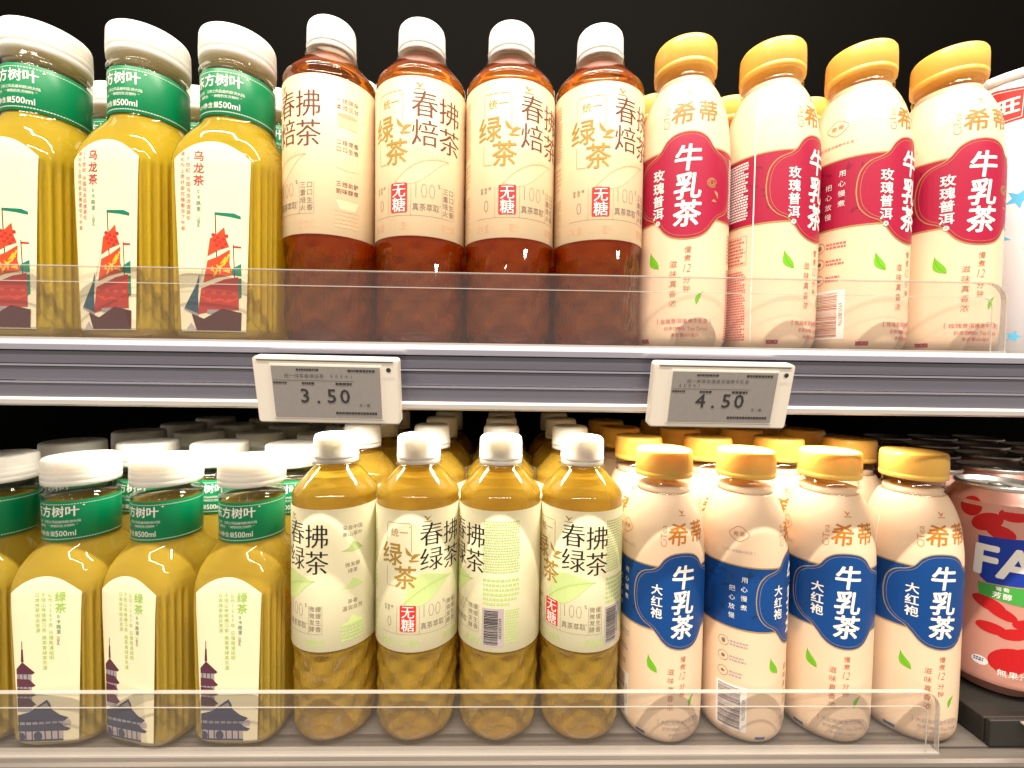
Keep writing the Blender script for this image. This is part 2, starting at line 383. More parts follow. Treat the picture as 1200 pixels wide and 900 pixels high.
# ------------------------------------------------------------------ square tea bottle
SQ = [(0.0, .0245, 3.2), (.0015, .0275, 3.6), (.004, .0296, 4.2), (.008, .0307, 5), (.02, .0309, 5), (.06, .0313, 5), (.100, .0317, 5), (.113, .0317, 4.8), (.120, .0312, 4.2), (.127, .0300, 3.5), (.134, .0277, 2.8), (.140, .0246, 2.3), (.1435, .0228, 2.05), (.146, .0221, 2), (.176, .0219, 2), (.1785, .0215, 2)]
sq_a = interp([(z, a) for z, a, n in SQ]); sq_n = interp([(z, n) for z, a, n in SQ])
def sq_loft(name, ins, z0, z1, seg=288, step=0.004):
    zs = sorted({z for z, a, n in SQ if z0 < z < z1} | {z0, z1} | {z0 + step * i for i in range(int((z1 - z0) / step) + 1)})
    prof = [(z, sq_a(z) - ins) for z in zs]
    def rad(r, z, a, k):
        n = sq_n(z); rr = r / (abs(math.cos(a)) ** n + abs(math.sin(a)) ** n) ** (1 / n)
        d = abs(((math.degrees(a) + 45) % 90) - 45); d = 45 - d      # degrees away from a corner
        if d < 22 and .010 < z < .116:
            fade = min(1, (z - .010) / .008, (.116 - z) / .012)
            rr -= fade * .0024 * (0.5 - 0.5 * math.cos(2 * math.pi * d / 7.3)) 
        return rr
    return lathe(name, prof, seg, rad, cap0=True, cap1=True)
def sq_surf(u, v, off):
    a, n = sq_a(v), sq_n(v); t = min(abs(u) / a, .995); y = a * (1 - t ** n) ** (1 / n); return (u, -(y + off), v)
neck_surf = cyl_surf(lambda z: .0224, .0224)

def junk_art():
    A = Art(); X = lambda x: (x - 44) / 300 * .0425 - .0205; Y = lambda y: .0075 + (842 - y) / 842 * .118
    A2 = lambda pts: [(X(x), Y(y)) for x, y in pts]
    # lettering
    A.col('ink_red_text', '乌龙茶', X(135), Y(45), .0068, .0076, off=.012)
    A.col('ink_teal', '0卡路里', X(133), Y(215), .0031, .0036, rot=0)
    A.char('ink_teal', '/100ml', X(133), Y(358), .0030, rot=-math.pi / 2, wd=.8)
    A.col('ink_red_text', '17世纪 中国乌龙远渡英伦', X(90), Y(50), .0030, .00345)
    A.col('ink_red_text', '演化为上层社会优雅奢华下午茶', X(65), Y(50), .0030, .00355)
    A.tag('pennant_print')
    A.stroke('ink_hull', A2([(203, 315), (208, 520)]), .0006); A.stroke('ink_hull', A2([(279, 455), (284, 620)]), .0005)
    A.poly('ink_teal', A2([(203, 315), (235, 322), (270, 328), (312, 340), (312, 330), (285, 318), (240, 322)]))
    A.poly('ink_teal', A2([(203, 316), (262, 322), (312, 333), (312, 343), (262, 333), (203, 326)]))
    A.poly('ink_petal', A2([(280, 462), (312, 464), (312, 471), (281, 470)]))
    A.tag('sail_print')
    A.poly('ink_sail', A2([(242, 380), (205, 415), (180, 432), (168, 510), (215, 482), (262, 466), (248, 430)]), 1)
    A.tag('sail_print')
    A.poly('ink_sail', A2([(265, 478), (215, 510), (168, 530), (150, 628), (205, 605), (275, 590), (262, 540)]), 1)
    A.tag('sail_print')
    A.poly('ink_sail_deep', A2([(300, 600), (240, 612), (140, 655), (124, 770), (200, 752), (300, 748)]), 1)
    A.tag('sail_pattern')
    for k, (a, b, c) in enumerate((((205, 545), (230, 560), (222, 590)), ((245, 510), (258, 530), (222, 545)), ((180, 570), (190, 552), (200, 585)), ((232, 575), (262, 560), (266, 585)))):
        A.poly('ink_sun', A2([a, b, c]), 2)
    A.stroke('ink_sun', A2([(262, 500), (240, 545), (215, 560), (195, 600)]), .0012, 2)
    for k in range(9):
        x, y = 195 + (k * 37) % 60, 415 + (k * 53) % 60; A.ell('ink_sail_deep', X(x), Y(y), .0013, .0011, 2, 7)
    A.stroke('ink_sail', A2([(140, 690), (180, 712), (220, 700), (255, 715), (298, 695)]), .0012, 2)
    for k in range(7): A.ell('ink_sail', X(150 + k * 22), Y(670 + (k * 31) % 60), .0017, .0011, 2, 7)
    A.tag('sail_print')
    A.poly('ink_teal', A2([(312, 540), (278, 560), (262, 590), (312, 596)])); A.poly('ink_teal', A2([(312, 605), (300, 606), (298, 700), (312, 690)]))
    A.tag('sail_print')
    A.poly('ink_slate', A2([(134, 588), (118, 640), (66, 742), (128, 768), (126, 690)]), 1)
    for k in range(3): A.stroke('ink_teal', A2([(126, 630 + 35 * k), (100 - 12 * k, 690 + 20 * k)]), .0003, 2)
    A.poly('ink_wall', A2([(66, 742), (128, 772), (126, 779), (64, 748)]), 2)
    A.tag('hull_print')
    A.poly('ink_hull', A2([(98, 768), (150, 790), (230, 742), (300, 758), (312, 760), (308, 842), (118, 842)]), 3)
    A.poly('ink_dull', A2([(95, 808), (118, 842), (70, 842)]), 0)
    A.rect('ink_wall', X(165), X(215), Y(765), Y(748), 2); A.stroke('ink_dull', A2([(165, 510), (128, 640)]), .0003, 1)
    return A
def pagoda_art():
    A = Art(); X = lambda x: (x - 42) / 298 * .0425 - .0213; Y = lambda y: .0075 + (832 - y) / 770 * .118
    A2 = lambda pts: [(X(x), Y(y)) for x, y in pts]
    A.col('ink_green_text', '绿茶', X(265), Y(128), .0074, .0080, off=.015)
    A.col('ink_teal', '0卡路里', X(254), Y(235), .0032, .0036)
    A.char('ink_grey', '/100ml', X(251), Y(356), .0030, rot=-math.pi / 2, wd=.8)
    A.col('ink_green_text', '公元1267年 日僧南浦绍明', X(218), Y(132), .0033, .0036)
    A.col('ink_green_text', '于径山寺修佛习茶 携蒸青绿茶东渡', X(187), Y(132), .0033, .0036)
    A.col('ink_green_text', '日本抹茶由此发源', X(159), Y(132), .0033, .0036)
    A.tag('pagoda_print')
    A.stroke('ink_plum', A2([(82, 358), (82, 395)]), .0005); A.poly('ink_plum', A2([(78, 395), (86, 395), (88, 455), (75, 455)]))
    A.poly('ink_plum', A2([(82, 455), (100, 470), (140, 505), (128, 512), (52, 512), (52, 488)]), 1)
    for k in range(3):
        y = 540 + 45 * k - 8
        A.poly('ink_wall', A2([(52, y - 28), (122, y - 28), (124, y + 14), (52, y + 14)]), 0)
        A.poly('ink_plum', A2([(52, y + 2), (112, y + 4), (142, y + 34), (128, y + 40), (52, y + 40)]), 1)
        for j in range(3): A.rect('ink_plum', X(62 + 20 * j), X(66 + 20 * j), Y(y + 2), Y(y - 22), 1)
    A.poly('ink_wall', A2([(52, 648), (120, 648), (122, 690), (52, 690)])); A.poly('ink_plum', A2([(52, 655), (118, 655), (130, 668), (52, 668)]), 1)
    A.tag('temple_print')
    A.poly('ink_tile', A2([(192, 634), (206, 655), (212, 680), (250, 708), (288, 722), (270, 738), (52, 738), (52, 706), (110, 690), (140, 668)]), 2)
    A.poly('ink_wall', A2([(190, 648), (204, 674), (150, 672)]), 3)
    A.poly('ink_wall', A2([(52, 726), (268, 726), (262, 762), (52, 762)]), 1)
    A.poly('ink_tile', A2([(52, 752), (250, 748), (270, 764), (298, 774), (284, 784), (52, 782)]), 2)
    A.poly('ink_dull', A2([(52, 782), (262, 782), (262, 832), (52, 832)]), 1)
    for j in range(7): A.rect('ink_tile', X(56 + j * 30), X(62 + j * 30), Y(832), Y(730), 2)
    A.ell('ink_tile', X(146), Y(806), .0028, .0034, 3); A.ell('ink_tile', X(70), Y(808), .0022, .003, 3); A.rect('ink_tile', X(52), X(262), Y(832), Y(822), 3)
    A.poly('ink_dull', A2([(262, 745), (290, 730), (300, 745), (296, 760), (268, 762)]), 0)
    return A
def neck_art():
    A = Art()
    z0, z1 = .1467, .1757; n = 92; c = 2 * math.pi * .0224
    for zz in (z1 - .0021, z0 + .0019):
        A.tag('dashed_line', 9)
        for i in range(n):
            u = -c / 2 + c * i / n
            A.rect('ink_white', u, u + c / n * .55, zz - .00028, zz + .00028)
    for sd, off in enumerate((0, c / 2)):
        A.tag('lettering', sd)
        A.row('ink_white', '东方树叶', off - .003, .1685, .0082, .0084, off=.02)
        A.ell('ink_white', off + .0158, .1722, .0007, .0005)
        A.row('ink_white', '传统东方茶 汉茶之风品遍布欧洲大陆', off - .004, .1612, .0022, .00215)
        A.row('ink_white', '被誉为 被称为 “神奇的东方树叶”', off - .005, .1583, .0022, .00215)
        A.row('ink_white', '茶饮料', off - .0155, .1527, .0026, .0027)
        A.row('ink_white', '净含量', off - .0065, .1527, .0040, .0041); A.char('ink_white', '500ml', off + .0055, .1527, .0058, off=0.005, wd=.86)
    return A
def square_bottle(kind, label, group):
    t = thing('square_tea_bottle', label, 'bottle', group=group)
    shell = obj('bottle_shell', sq_loft('bottle_shell', 0, 0, .1785), 'clear_pet', t)
    obj('liquid', sq_loft('liquid', .0005, .0006, .1735), 'oolong_tea' if kind == 'oolong' else 'light_green_tea', t)
    # front panel label
    A = Art(); P = []
    wt, wb, zb, zc, za = .0232, .0198, .0068, .1140, .1255
    P = [(-wb, zb), (wb, zb), (wt, zc)] + [(wt * (1 - k / 8), zc + (za - zc) * (1 - (1 - k / 8) ** 2)) for k in range(1, 16)] + [(-wt, zc)]
    A.tag('panel_label'); A.poly('ivory_paper', P); lab, = build_art(A, sq_surf, t, du=.002, dv=.004, base=.0002)
    art = junk_art() if kind == 'oolong' else pagoda_art()
    # trim to label
    build_art(art, sq_surf, lab, du=.003, dv=.006, base=.00032, step=.00005)
    nb = obj('neck_label', lathe('neck_label', [(.1465, .0223), (.1467, .0224), (.1757, .0224), (.1759, .0223)], 80, cap0=False, cap1=False), 'leaf_green_film', t)
    build_art(neck_art(), neck_surf, nb, du=.0025, dv=None, base=.00012)
    # neck finish and cap
    obj('neck_ring', lathe('neck_ring', [(.1785, .0215), (.1788, .0229), (.1800, .0231), (.1805, .0211), (.1815, .0209), (.1825, .0213), (.1832, .0209), (.1845, .0213), (.1852, .0209), (.190, .0209)], 80, cap0=False, cap1=False), 'clear_pet', t)
    cp = [(.1862 + (z_ - .1808) * (.2058 - .1862) / .0249, r_ - .0009) for z_, r_ in [(.1808, .0231), (.1812, .0238), (.1852, .0240), (.1856, .0238), (.1862, .0238), (.1866, .0241), (.1905, .0241), (.1909, .0240), (.1916, .0240), (.1920, .0241), (.1950, .0240), (.1953, .02395), (.1958, .02395), (.1961, .0240), (.2030, .0237), (.2046, .0233), (.2054, .0222), (.2057, .0195), (.2055, .008)]]
    cap = obj('cap', lathe('cap', cp, 180, lambda r, z, a, k: r + (.00010 if k % 3 == 0 else -.00003) * (1 if .1985 < z < .2042 else 0)), 'milky_cap', t)
    return t

# ------------------------------------------------------------------ round tea bottle
RT_low = [(0.0, .0215), (.0012, .0245), (.004, .0278), (.008, .0300), (.013, .0312)]
RT_R = .0316
rt_prof = RT_low + [(.066, .0312), (.069, .0314), (.0705, RT_R - .0004), (.074, RT_R - .0002), (.172, RT_R - .0002), (.1745, .0313), (.1765, .0308), (.1785, .0312), (.1805, .0314), (.183, .0306), (.1855, .0288), (.1975, .0180), (.2000, .0152), (.2015, .0139), (.2035, .0136)]
rt_r = interp(rt_prof)
def rt_body(name, ins, z0, z1, seg=64):
    zs = sorted({z for z, r in rt_prof if z0 < z < z1} | {z0, z1} | {.013 + .0105 * i for i in range(6)})
    def rad(r, z, a, k):
        if .012 < z < .0665:                                       # cut-gem facets round the foot
            i = round((z - .013) / .0105); m_ = (k + (4 if i % 2 else 0)) % 8; d = min(m_, 8 - m_) / 4
            return r - .0021 * d
        if z <= .012:                                              # five-lobed foot
            return r - .0008 * (.5 + .5 * math.cos(5 * a)) * (1 - z / .012)
        return r
    me = lathe(name, [(.0085 + ins, .0006), (.0072 + ins, .0085), (.0030 + ins, .0165)] + [(z, rt_r(z) - ins) for z in zs], seg, rad)
    me.polygons.foreach_set('use_smooth', [not (.012 < p.center.z < .066) for p in me.polygons])
    return me
def tea_label_art(kind):
    A = Art(); z0, z1 = .0722, .1740; T = lambda t: z0 + (z1 - z0) * t
    roast = kind == 'roasted'
    ttl = 'ink_brown' if roast else 'ink_black'; pale = 'ink_peach' if roast else 'ink_lime'; palet = 'ink_peach_text' if roast else 'ink_lime_text'
    for sd, o in enumerate((0, math.pi * RT_R)):
        A.tag('emblem', sd)
        A.bird('ink_gold_line', o + .0012, T(.945), .0029)
        A.tag('logo_lettering'); bx0, bx1 = o - .0290, o - .0100
        A.stroke('ink_gold_line', [(bx1, T(.71)), (bx1, T(.90)), (bx1 - .0012, T(.912)), (bx0 + .0012, T(.912)), (bx0, T(.90)), (bx0, T(.78))], .00035)
        A.stroke('ink_gold_line', [(bx0, T(.60)), (bx0, T(.475)), (bx0 + .0010, T(.465)), (bx0 + .0065, T(.462))], .00035)
        A.char('ink_gold', '统', o - .0225, T(.845), .0066, serif=True, off=-.008); A.char('ink_gold', '一', o - .0155, T(.845), .0066, serif=True)
        A.ell('ink_gold', o - .0112, T(.885), .0004, .0004)
        A.char('ink_gold', '绿', o - .0250, T(.690), .0175, off=.012, serif=True); A.char('ink_gold', '茶', o - .0145, T(.530), .0175, off=.012, serif=True)
        A.tag('logo_leaf'); A.leaf('ink_gold', o - .0118, T(.715), .0085, .0026, R(125)); A.leaf('ink_gold', o - .0068, T(.675), .0080, .0030, R(28))
        A.poly('ink_gold', [(o - .0120, T(.655)), (o - .0040, T(.650)), (o - .0060, T(.640)), (o - .0110, T(.640))])
        k = dict(off=-.010, serif=True); A.tag('title_lettering')
        A.char(ttl, '春', o + .0045, T(.830), .0182, **k); A.char(ttl, '拂', o + .0222, T(.815), .0182, **k)
        A.char(ttl, '焙' if roast else '绿', o + .0047, T(.650), .0182, **k); A.char(ttl, '茶', o + .0224, T(.630), .0182, **k)
        A.tag('leaf_print'); A.leaf(pale, o + .0030, T(.420), .0385, .0235, R(24), 0, vein=palet)
        for j in range(7):
            tt = -.012 + .004 * j; A.stroke(palet, [(o + .003 + tt, T(.43) + tt * .42 + .002), (o + .003 + tt + .0035, T(.43) + tt * .42 + .0075 - abs(tt) * .2)], .00016, 1)
        A.tag('small_print')
        yb, yt = T(.125), T(.335)
        A.stroke('ink_grey', [(o - .034 + i * .0025, yb + .0004 * abs(i - 6) * .0) for i in range(25)], .00018)
        for x in (-.0205, -.0042, .0165): A.stroke('ink_grey', [(o + x, yb), (o + x, yt - .001)], .00018)
        A.stroke('ink_grey', [(o + .0265, yb), (o + .0265, yt - .001)], .00018)
        bx, by, bw, bh = o - .0123, T(.238), .0058, .0095
        rr = .0010; pts = []
        for cx_, cy_, a0 in ((bx + bw - rr, by + bh - rr, 0), (bx - bw + rr, by + bh - rr, 90), (bx - bw + rr, by - bh + rr, 180), (bx + bw - rr, by - bh + rr, 270)):
            for q in range(4): a = R(a0 + 30 * q); pts.append((cx_ + rr * math.cos(a), cy_ + rr * math.sin(a)))
        A.tag('red_stamp'); A.poly('ink_red', pts, 1)
        A.tag('stamp_lettering')
        A.char('ink_white', '无', bx, by + .0045, .0098, lift=2, off=-.004, serif=True); A.char('ink_white', '糖', bx, by - .0045, .0098, lift=2, off=-.004, serif=True)
        A.tag('small_print'); A.char('ink_grey', '100', o + .0052, T(.285), .0145, wd=.72, off=-.032); A.char('ink_grey', '%', o + .0143, T(.325), .0040, wd=.7)
        A.row('ink_grey', '真茶萃取', o + .0056, T(.180), .0052, .0045, wd=.86); A.ell('ink_grey', o + .0152, T(.20), .0003, .0003)
        A.col('ink_grey', '三重焙火' if roast else '微微发酵', o + .0191, T(.325), .0043, .0048); A.col('ink_grey', '口口生香' if roast else '缓缓生香', o + .0238, T(.325), .0043, .0048)
        A.char('ink_grey', '0', o - .0268, T(.205), .0115, wd=.75, off=-.025)
        A.col('ink_grey', '能量', o - .0302, T(.325), .0021); A.col('ink_grey', '脂肪', o - .0272, T(.325), .0021); A.col('ink_grey', '糖', o - .0242, T(.325), .0021)
        A.tag('volume_print'); A.row(palet, '净含量:500毫升', o - .0195, T(.062), .0058, .0034, wd=.62)
        A.row(palet, '茶饮料' if roast else '绿茶饮料', o + .0215, T(.062), .0058, .0038, wd=.66)
    # side one: three steps with little drawings
    A.tag('side_print', 9); s = R(86) * RT_R; txt = 'ink_brown' if roast else 'ink_grey'
    rows = [('一焙除杂', '柔顺回甘'), ('二焙提香', '口口生香'), ('三焙助酽', '韵味醇厚')] if roast else [('采自中国', '高山茶叶'), ('微发酵', '绿茶'), ('茶香', '温润自然')]
    for j, (a, b) in enumerate(rows):
        y = T(.86 - .265 * j); A.row(txt, a, s, y, .0036, .0038); A.row(txt, b, s, y - .0046, .0036, .0038)
        y2 = y - .0135; A.tag('side_drawing', 9)
        if not roast or j == 1: A.poly(pale, [(s - .0085, y2 - .003), (s - .003, y2 - .001), (s, y2 + .0035), (s + .004, y2 + .001), (s + .0085, y2 - .003), (s, y2 - .0045)], 0)
        elif j == 0:
            A.poly(pale, [(s - .0065, y2 - .004), (s + .0065, y2 - .004), (s + .0068, y2 + .004), (s - .0068, y2 + .004)]); A.ell(palet, s, y2 + .0042, .0068, .0014, 1)
        else: A.poly(pale, [(s - .008, y2 + .003), (s + .008, y2 + .003), (s + .005, y2 - .003), (s, y2 - .0045), (s - .005, y2 - .003)])
    A.tag('side_print', 9); A.greek(palet, s - .008, s + .008, T(.05), T(.17), .0026, seed=4)
    # side two: ingredients block and barcode
    s = R(258) * RT_R; A.tag('side_print', 9)
    A.greek(palet, s - .0135, s + .0135, T(.55), T(.93), .0019, .55, .0014, seed=9)
    A.greek(palet, s - .0135, s + .0135, T(.33), T(.52), .0034, .55, .0020, seed=5)
    A.tag('barcode_patch', 9); A.rect('ink_dull', s - .0138, s + .0020, T(.035), T(.31)); A.greek(palet, s + .003, s + .0135, T(.05), T(.30), .0019, .55, .0012, seed=6)
    A.tag('barcode', 9); A.barcode(s - .0125, s - .0022, T(.05), T(.295), 3, 'ink_black', True, 1)
    A.char('ink_black', '6925303739', s - .0007, T(.17), .0030, rot=-math.pi / 2, lift=1)
    return A
ART_CACHE = {}
def round_bottle(kind, label, group):
    t = thing('round_tea_bottle', label, 'bottle', group=group)
    obj('bottle_shell', rt_body('bottle_shell', 0, 0, .2035), 'clear_pet', t, smooth=False)
    obj('liquid', rt_body('liquid', .0005, .0006, .1985), 'roasted_tea' if kind == 'roasted' else 'green_tea', t, smooth=False)
    lab = obj('wrap_label', lathe('wrap_label', [(.0718, RT_R - .0001), (.0722, RT_R + .0001), (.174, RT_R + .0001), (.1742, RT_R - .0001)], 96, cap0=False, cap1=False), 'peach_film' if kind == 'roasted' else 'pale_green_film', t)
    art = tea_label_art(kind)
    build_art(art, cyl_surf(lambda z: RT_R + .0001, RT_R), lab, du=.0025, dv=None)
    # clear tamper ring and neck flange
    obj('neck_flange', lathe('neck_flange', [(.2005, .0142), (.2018, .0174), (.2026, .0176), (.2030, .0160), (.2032, .0137)], 64, cap0=False, cap1=False), 'clear_pet', t)
    ring = [(.2034, .0160), (.2036, .0163), (.2064, .0163), (.2066, .0160)]
    obj('tamper_ring', lathe('tamper_ring', ring, 64, cap0=False, cap1=False), 'white_cap', t)
    cp = [(.2068, .0155), (.2070, .0166), (.2086, .0167), (.2090, .0164), (.2205, .0161), (.2225, .0157), (.2238, .0147), (.2243, .0130), (.2242, .005)]
    obj('cap', lathe('cap', cp, 180, lambda r, z, a, k: r + (.00013 if k % 3 == 0 else -.00005) * (1 if .2092 < z < .222 else 0)), 'white_cap', t)
    return t

# ------------------------------------------------------------------ milk tea bottle
MK_R = .0314
mk_prof = smooth_prof([(0.0, .0245), (.0015, .0268), (.005, .0292), (.010, .0307), (.020, .0312), (.040, MK_R), (.100, MK_R), (.128, .0313), (.140, .0310), (.150, .0302), (.160, .0290), (.169, .0268), (.176, .0243), (.1815, .0217), (.1835, .0205)], 4)
mk_r = interp(mk_prof)
def cloud(cx, k=1.0):
    half = [(0, .1440), (.008, .1428), (.0135, .1392), (.0172, .1340), (.0215, .1308), (.0285, .1280), (.0335, .1215), (.0352, .1100), (.0335, .0990), (.0285, .0922), (.0222, .0888), (.0180, .0845), (.0135, .0790), (.0080, .0755), (0, .0742)]
    pts = half + [(-x, y) for x, y in half[-2:0:-1]]
    n = len(pts); out = []
    for i in range(n):
        p0, p1, p2, p3 = pts[i - 1], pts[i], pts[(i + 1) % n], pts[(i + 2) % n]
        for s in range(4):
            t = s / 4
            q = [0.5 * (2 * p1[j] + (p2[j] - p0[j]) * t + (2 * p0[j] - 5 * p1[j] + 4 * p2[j] - p3[j]) * t * t + (3 * p1[j] - p0[j] - 3 * p2[j] + p3[j]) * t ** 3) for j in (0, 1)]
            out.append((cx + q[0] * k, .109 + (q[1] - .109) * k))
    return out
def milk_art(kind):
    A = Art(); red = kind == 'rose'; c = 2 * math.pi * MK_R
    main, deep = ('ink_claret', 'ink_claret_deep') if red else ('ink_navy', 'ink_navy_deep'); fine = 'ink_rose' if red else 'ink_dull'; org = 'ink_orange'; brn = 'ink_rust'
    A.tag('colour_band', 9); A.rect(main, -c / 2, c / 2, .0865, .1335, 0)
    for z in (.0865, .1335): A.tag('gold_line', 9); A.rect('ink_gold_line', -c / 2, c / 2, z - .0005, z + .0005, 1)
    rn = random.Random(5); A.tag('sprig_pattern', 9)
    for i in range(64):                                              # tone-on-tone sprigs on the band
        u, v = rn.uniform(-c / 2, c / 2), rn.uniform(.0905, .1295); A.leaf(deep, u, v, rn.uniform(.005, .008), .0019, rn.uniform(0, 6.28), 1)
    for sd, o in enumerate((0, c / 2)):
        A.tag('medallion', sd); A.poly('ink_gold_line', cloud(o, 1.022), 2); A.poly(main, cloud(o, 1.0), 3); A.stroke('ink_gold_line', cloud(o, .95), .00022, 4, True)
        A.tag('emblem'); A.bird(org, o + .001, .1725, .0026)
        A.tag('logo_lettering'); A.char(org, '希', o - .0035, .1575, .0165, off=.014, shear=.12, serif=True); A.char(org, '蒂', o + .0150, .1585, .0160, off=.014, shear=.12, serif=True)
        A.char(org, 'CiTea', o - .0145, .1560, .0064, rot=math.pi / 2, off=-.012); A.char(org, '™', o + .0232, .1655, .0016)
        A.tag('title_lettering')
        for ch, v in zip('牛乳茶', (.1270, .1085, .0905)): A.char('ink_white', ch, o + .0005, v, .0182, off=.022, shear=.10, lift=5, serif=True)
        A.col('ink_white', '玫瑰普洱' if red else '大红袍', o - .0185, .1225 if red else .1210, .0082, .0086, off=.018, lift=5, serif=True)
        if red:
            A.tag('rose_print'); A.ell('ink_white', o - .0185, .0862, .0016, .0016, 5); A.row('ink_claret', '茶', o - .0185, .0862, .0020, lift=6)
            for q in range(3): A.stroke('ink_gold_line', [(o + .0165 + (.0034 - .001 * q) * math.cos(a * .5 + q), .1105 + (.0030 - .0009 * q) * math.sin(a * .5 + q)) for a in range(12)], .0005, 5)
            A.leaf('ink_gold_line', o + .0200, .1030, .006, .0022, R(-60), 5); A.leaf('ink_gold_line', o + .0185, .0985, .004, .0018, R(-10), 5)
        A.tag('leaf_print'); A.leaf('ink_leaf', o - .0205, .0615, .0135, .0062, R(118), 0, 'ink_leaf_dark'); A.tag('leaf_print'); A.leaf('ink_leaf', o + .0100, .0350, .0105, .0034, R(62), 0, 'ink_leaf_dark')
        A.tag('slogan_lettering'); A.col(brn, '慢煮', o + .0014, .0690, .0047, .0056, shear=.1); A.char(brn, '12', o + .0012, .0545, .0082, shear=.25, wd=.72, off=-.015); A.col(brn, '分钟', o + .0012, .0490, .0047, .0058, shear=.1)
        A.col(brn, '滋味真香浓', o - .0074, .0600, .0050, .0066, shear=.1)
        # bowl drawing and product name at the foot
        P = [(o + .010 + .0150 * math.cos(math.pi * k / 20), .0030 + .0190 * math.sin(math.pi * k / 20)) for k in range(21)]
        A.tag('bowl_print'); A.poly('ink_tan', P, 0); A.stroke('ink_dull', P, .00025, 1)
        A.tag('small_print'); A.row(fine, '[玫瑰普洱慢煮牛乳茶]' if red else '[大红袍慢煮牛乳茶]', o + .0005, .0195, .0035, .0035, lift=2)
        A.row(fine, '奶茶饮料', o - .0068, .0147, .0028, .0029, lift=2); A.char(fine, 'Milk Tea Drink', o + .0060, .0145, .0034, lift=2); A.row(fine, '净含量', o - .0040, .0103, .0028, .0029, lift=2); A.char(fine, '450毫升', o + .0052, .0102, .0030, lift=2)
        A.tag('colour_mark'); A.rect(main, o - .0330, o - .0255, .0052, .0080)
    A.tag('side_emblem', 9)
    s = -R(88) * MK_R
    P = [(s + .0065 * math.cos(a) * (1 + .08 * math.cos(4 * a)), .1565 + .0050 * math.sin(a) * (1 + .08 * math.cos(4 * a))) for a in [2 * math.pi * i / 30 for i in range(30)]]
    A.stroke(brn, P, .0004, 0, True); A.row(brn, '希蒂', s, .1565, .0040, .0045); A.row(fine, '[玫瑰普洱慢煮牛乳茶]' if red else '[大红袍慢煮牛乳茶]', s, .1440, .0024, .0024)
    A.tag('slogan_lettering', 9); A.col('ink_white', '用心慢煮', s + .0045, .1260, .0045, .0068, lift=2); A.col('ink_white', '把心放慢', s - .0035, .1185, .0045, .0068, lift=2)
    for j in range(3):
        A.tag('round_icon', 9); y = .0750 - .0115 * j; A.stroke(brn if red else 'ink_grey', [(s - .0085 + .0036 * math.cos(a), y + .0036 * math.sin(a)) for a in [2 * math.pi * i / 20 for i in range(20)]], .00035, 0, True)
        A.ell('ink_grey', s - .0085, y, .0014, .0018 - .0004 * j); A.greek(fine, s - .0040, s + (.008 if j < 2 else .005), y - .002, y + .002, .0024, .6, seed=j)
    A.tag('barcode', 9); A.rect('ink_white', s - .0130, s + .0085, .0100, .0440); A.barcode(s - .0115, s + .0040, .0115, .0425, 8, 'ink_rust' if red else 'ink_plum', True, 1); A.char('ink_grey', '6925303796', s + .0062, .027, .0032, rot=-math.pi / 2, lift=1)
    # seam side with the fine print
    s = R(180 - 78) * MK_R
    A.tag('seam', 9); A.rect('ink_white', s - .0004, s + .0004, .006, .165, 2)
    A.tag('small_print', 9); s -= .0125; A.greek('ink_white', s - .0085, s + .0085, .0895, .1305, .0019, .62, .0013, seed=12, lift=2)
    A.greek(fine, s - .0085, s + .0085, .0080, .0560, .0018, .62, .0013, seed=13); A.stroke(fine, [(s - .0085, .0600), (s + .0085, .0600), (s + .0085, .0800), (s - .0085, .0800)], .0003, 0, True)
    A.greek(fine, s - .0075, s + .0075, .0605, .0790, .0024, .5, .0016, seed=14)
    return A
def milk_bottle(kind, label, group):
    t = thing('milk_tea_bottle', label, 'bottle', group=group)
    slv = obj('shrink_sleeve', lathe('shrink_sleeve', mk_prof, 96), 'cream_film', t)
    art = milk_art(kind)
    build_art(art, cyl_surf(mk_r, MK_R), slv, du=.0028, dv=.004, base=.00010, step=.00005)
    neck = [(.1838, .0200), (.1848, .0194), (.1868, .0190), (.1878, .0199), (.1892, .0201), (.1902, .0192), (.1975, .0190)]
    obj('neck', lathe('neck', neck, 72, cap0=False), 'clear_pet', t)
    obj('liquid', lathe('liquid', [(.1838, .0192), (.1850, .0184), (.1880, .0184)], 48), 'cream_film', t)
    cp = [(.1952, .0204), (.1955, .0211), (.1985, .0213), (.1989, .0210), (.1994, .0210), (.1998, .0213), (.2110, .0210), (.2138, .0208), (.2151, .0201), (.2155, .0188), (.2153, .008)]
    obj('cap', lathe('cap', cp, 216, lambda r, z, a, k: r + (.00012 if k % 3 == 0 else -.00004) * (1 if .2 < z < .2115 else 0)), 'amber_cap', t)
    return t

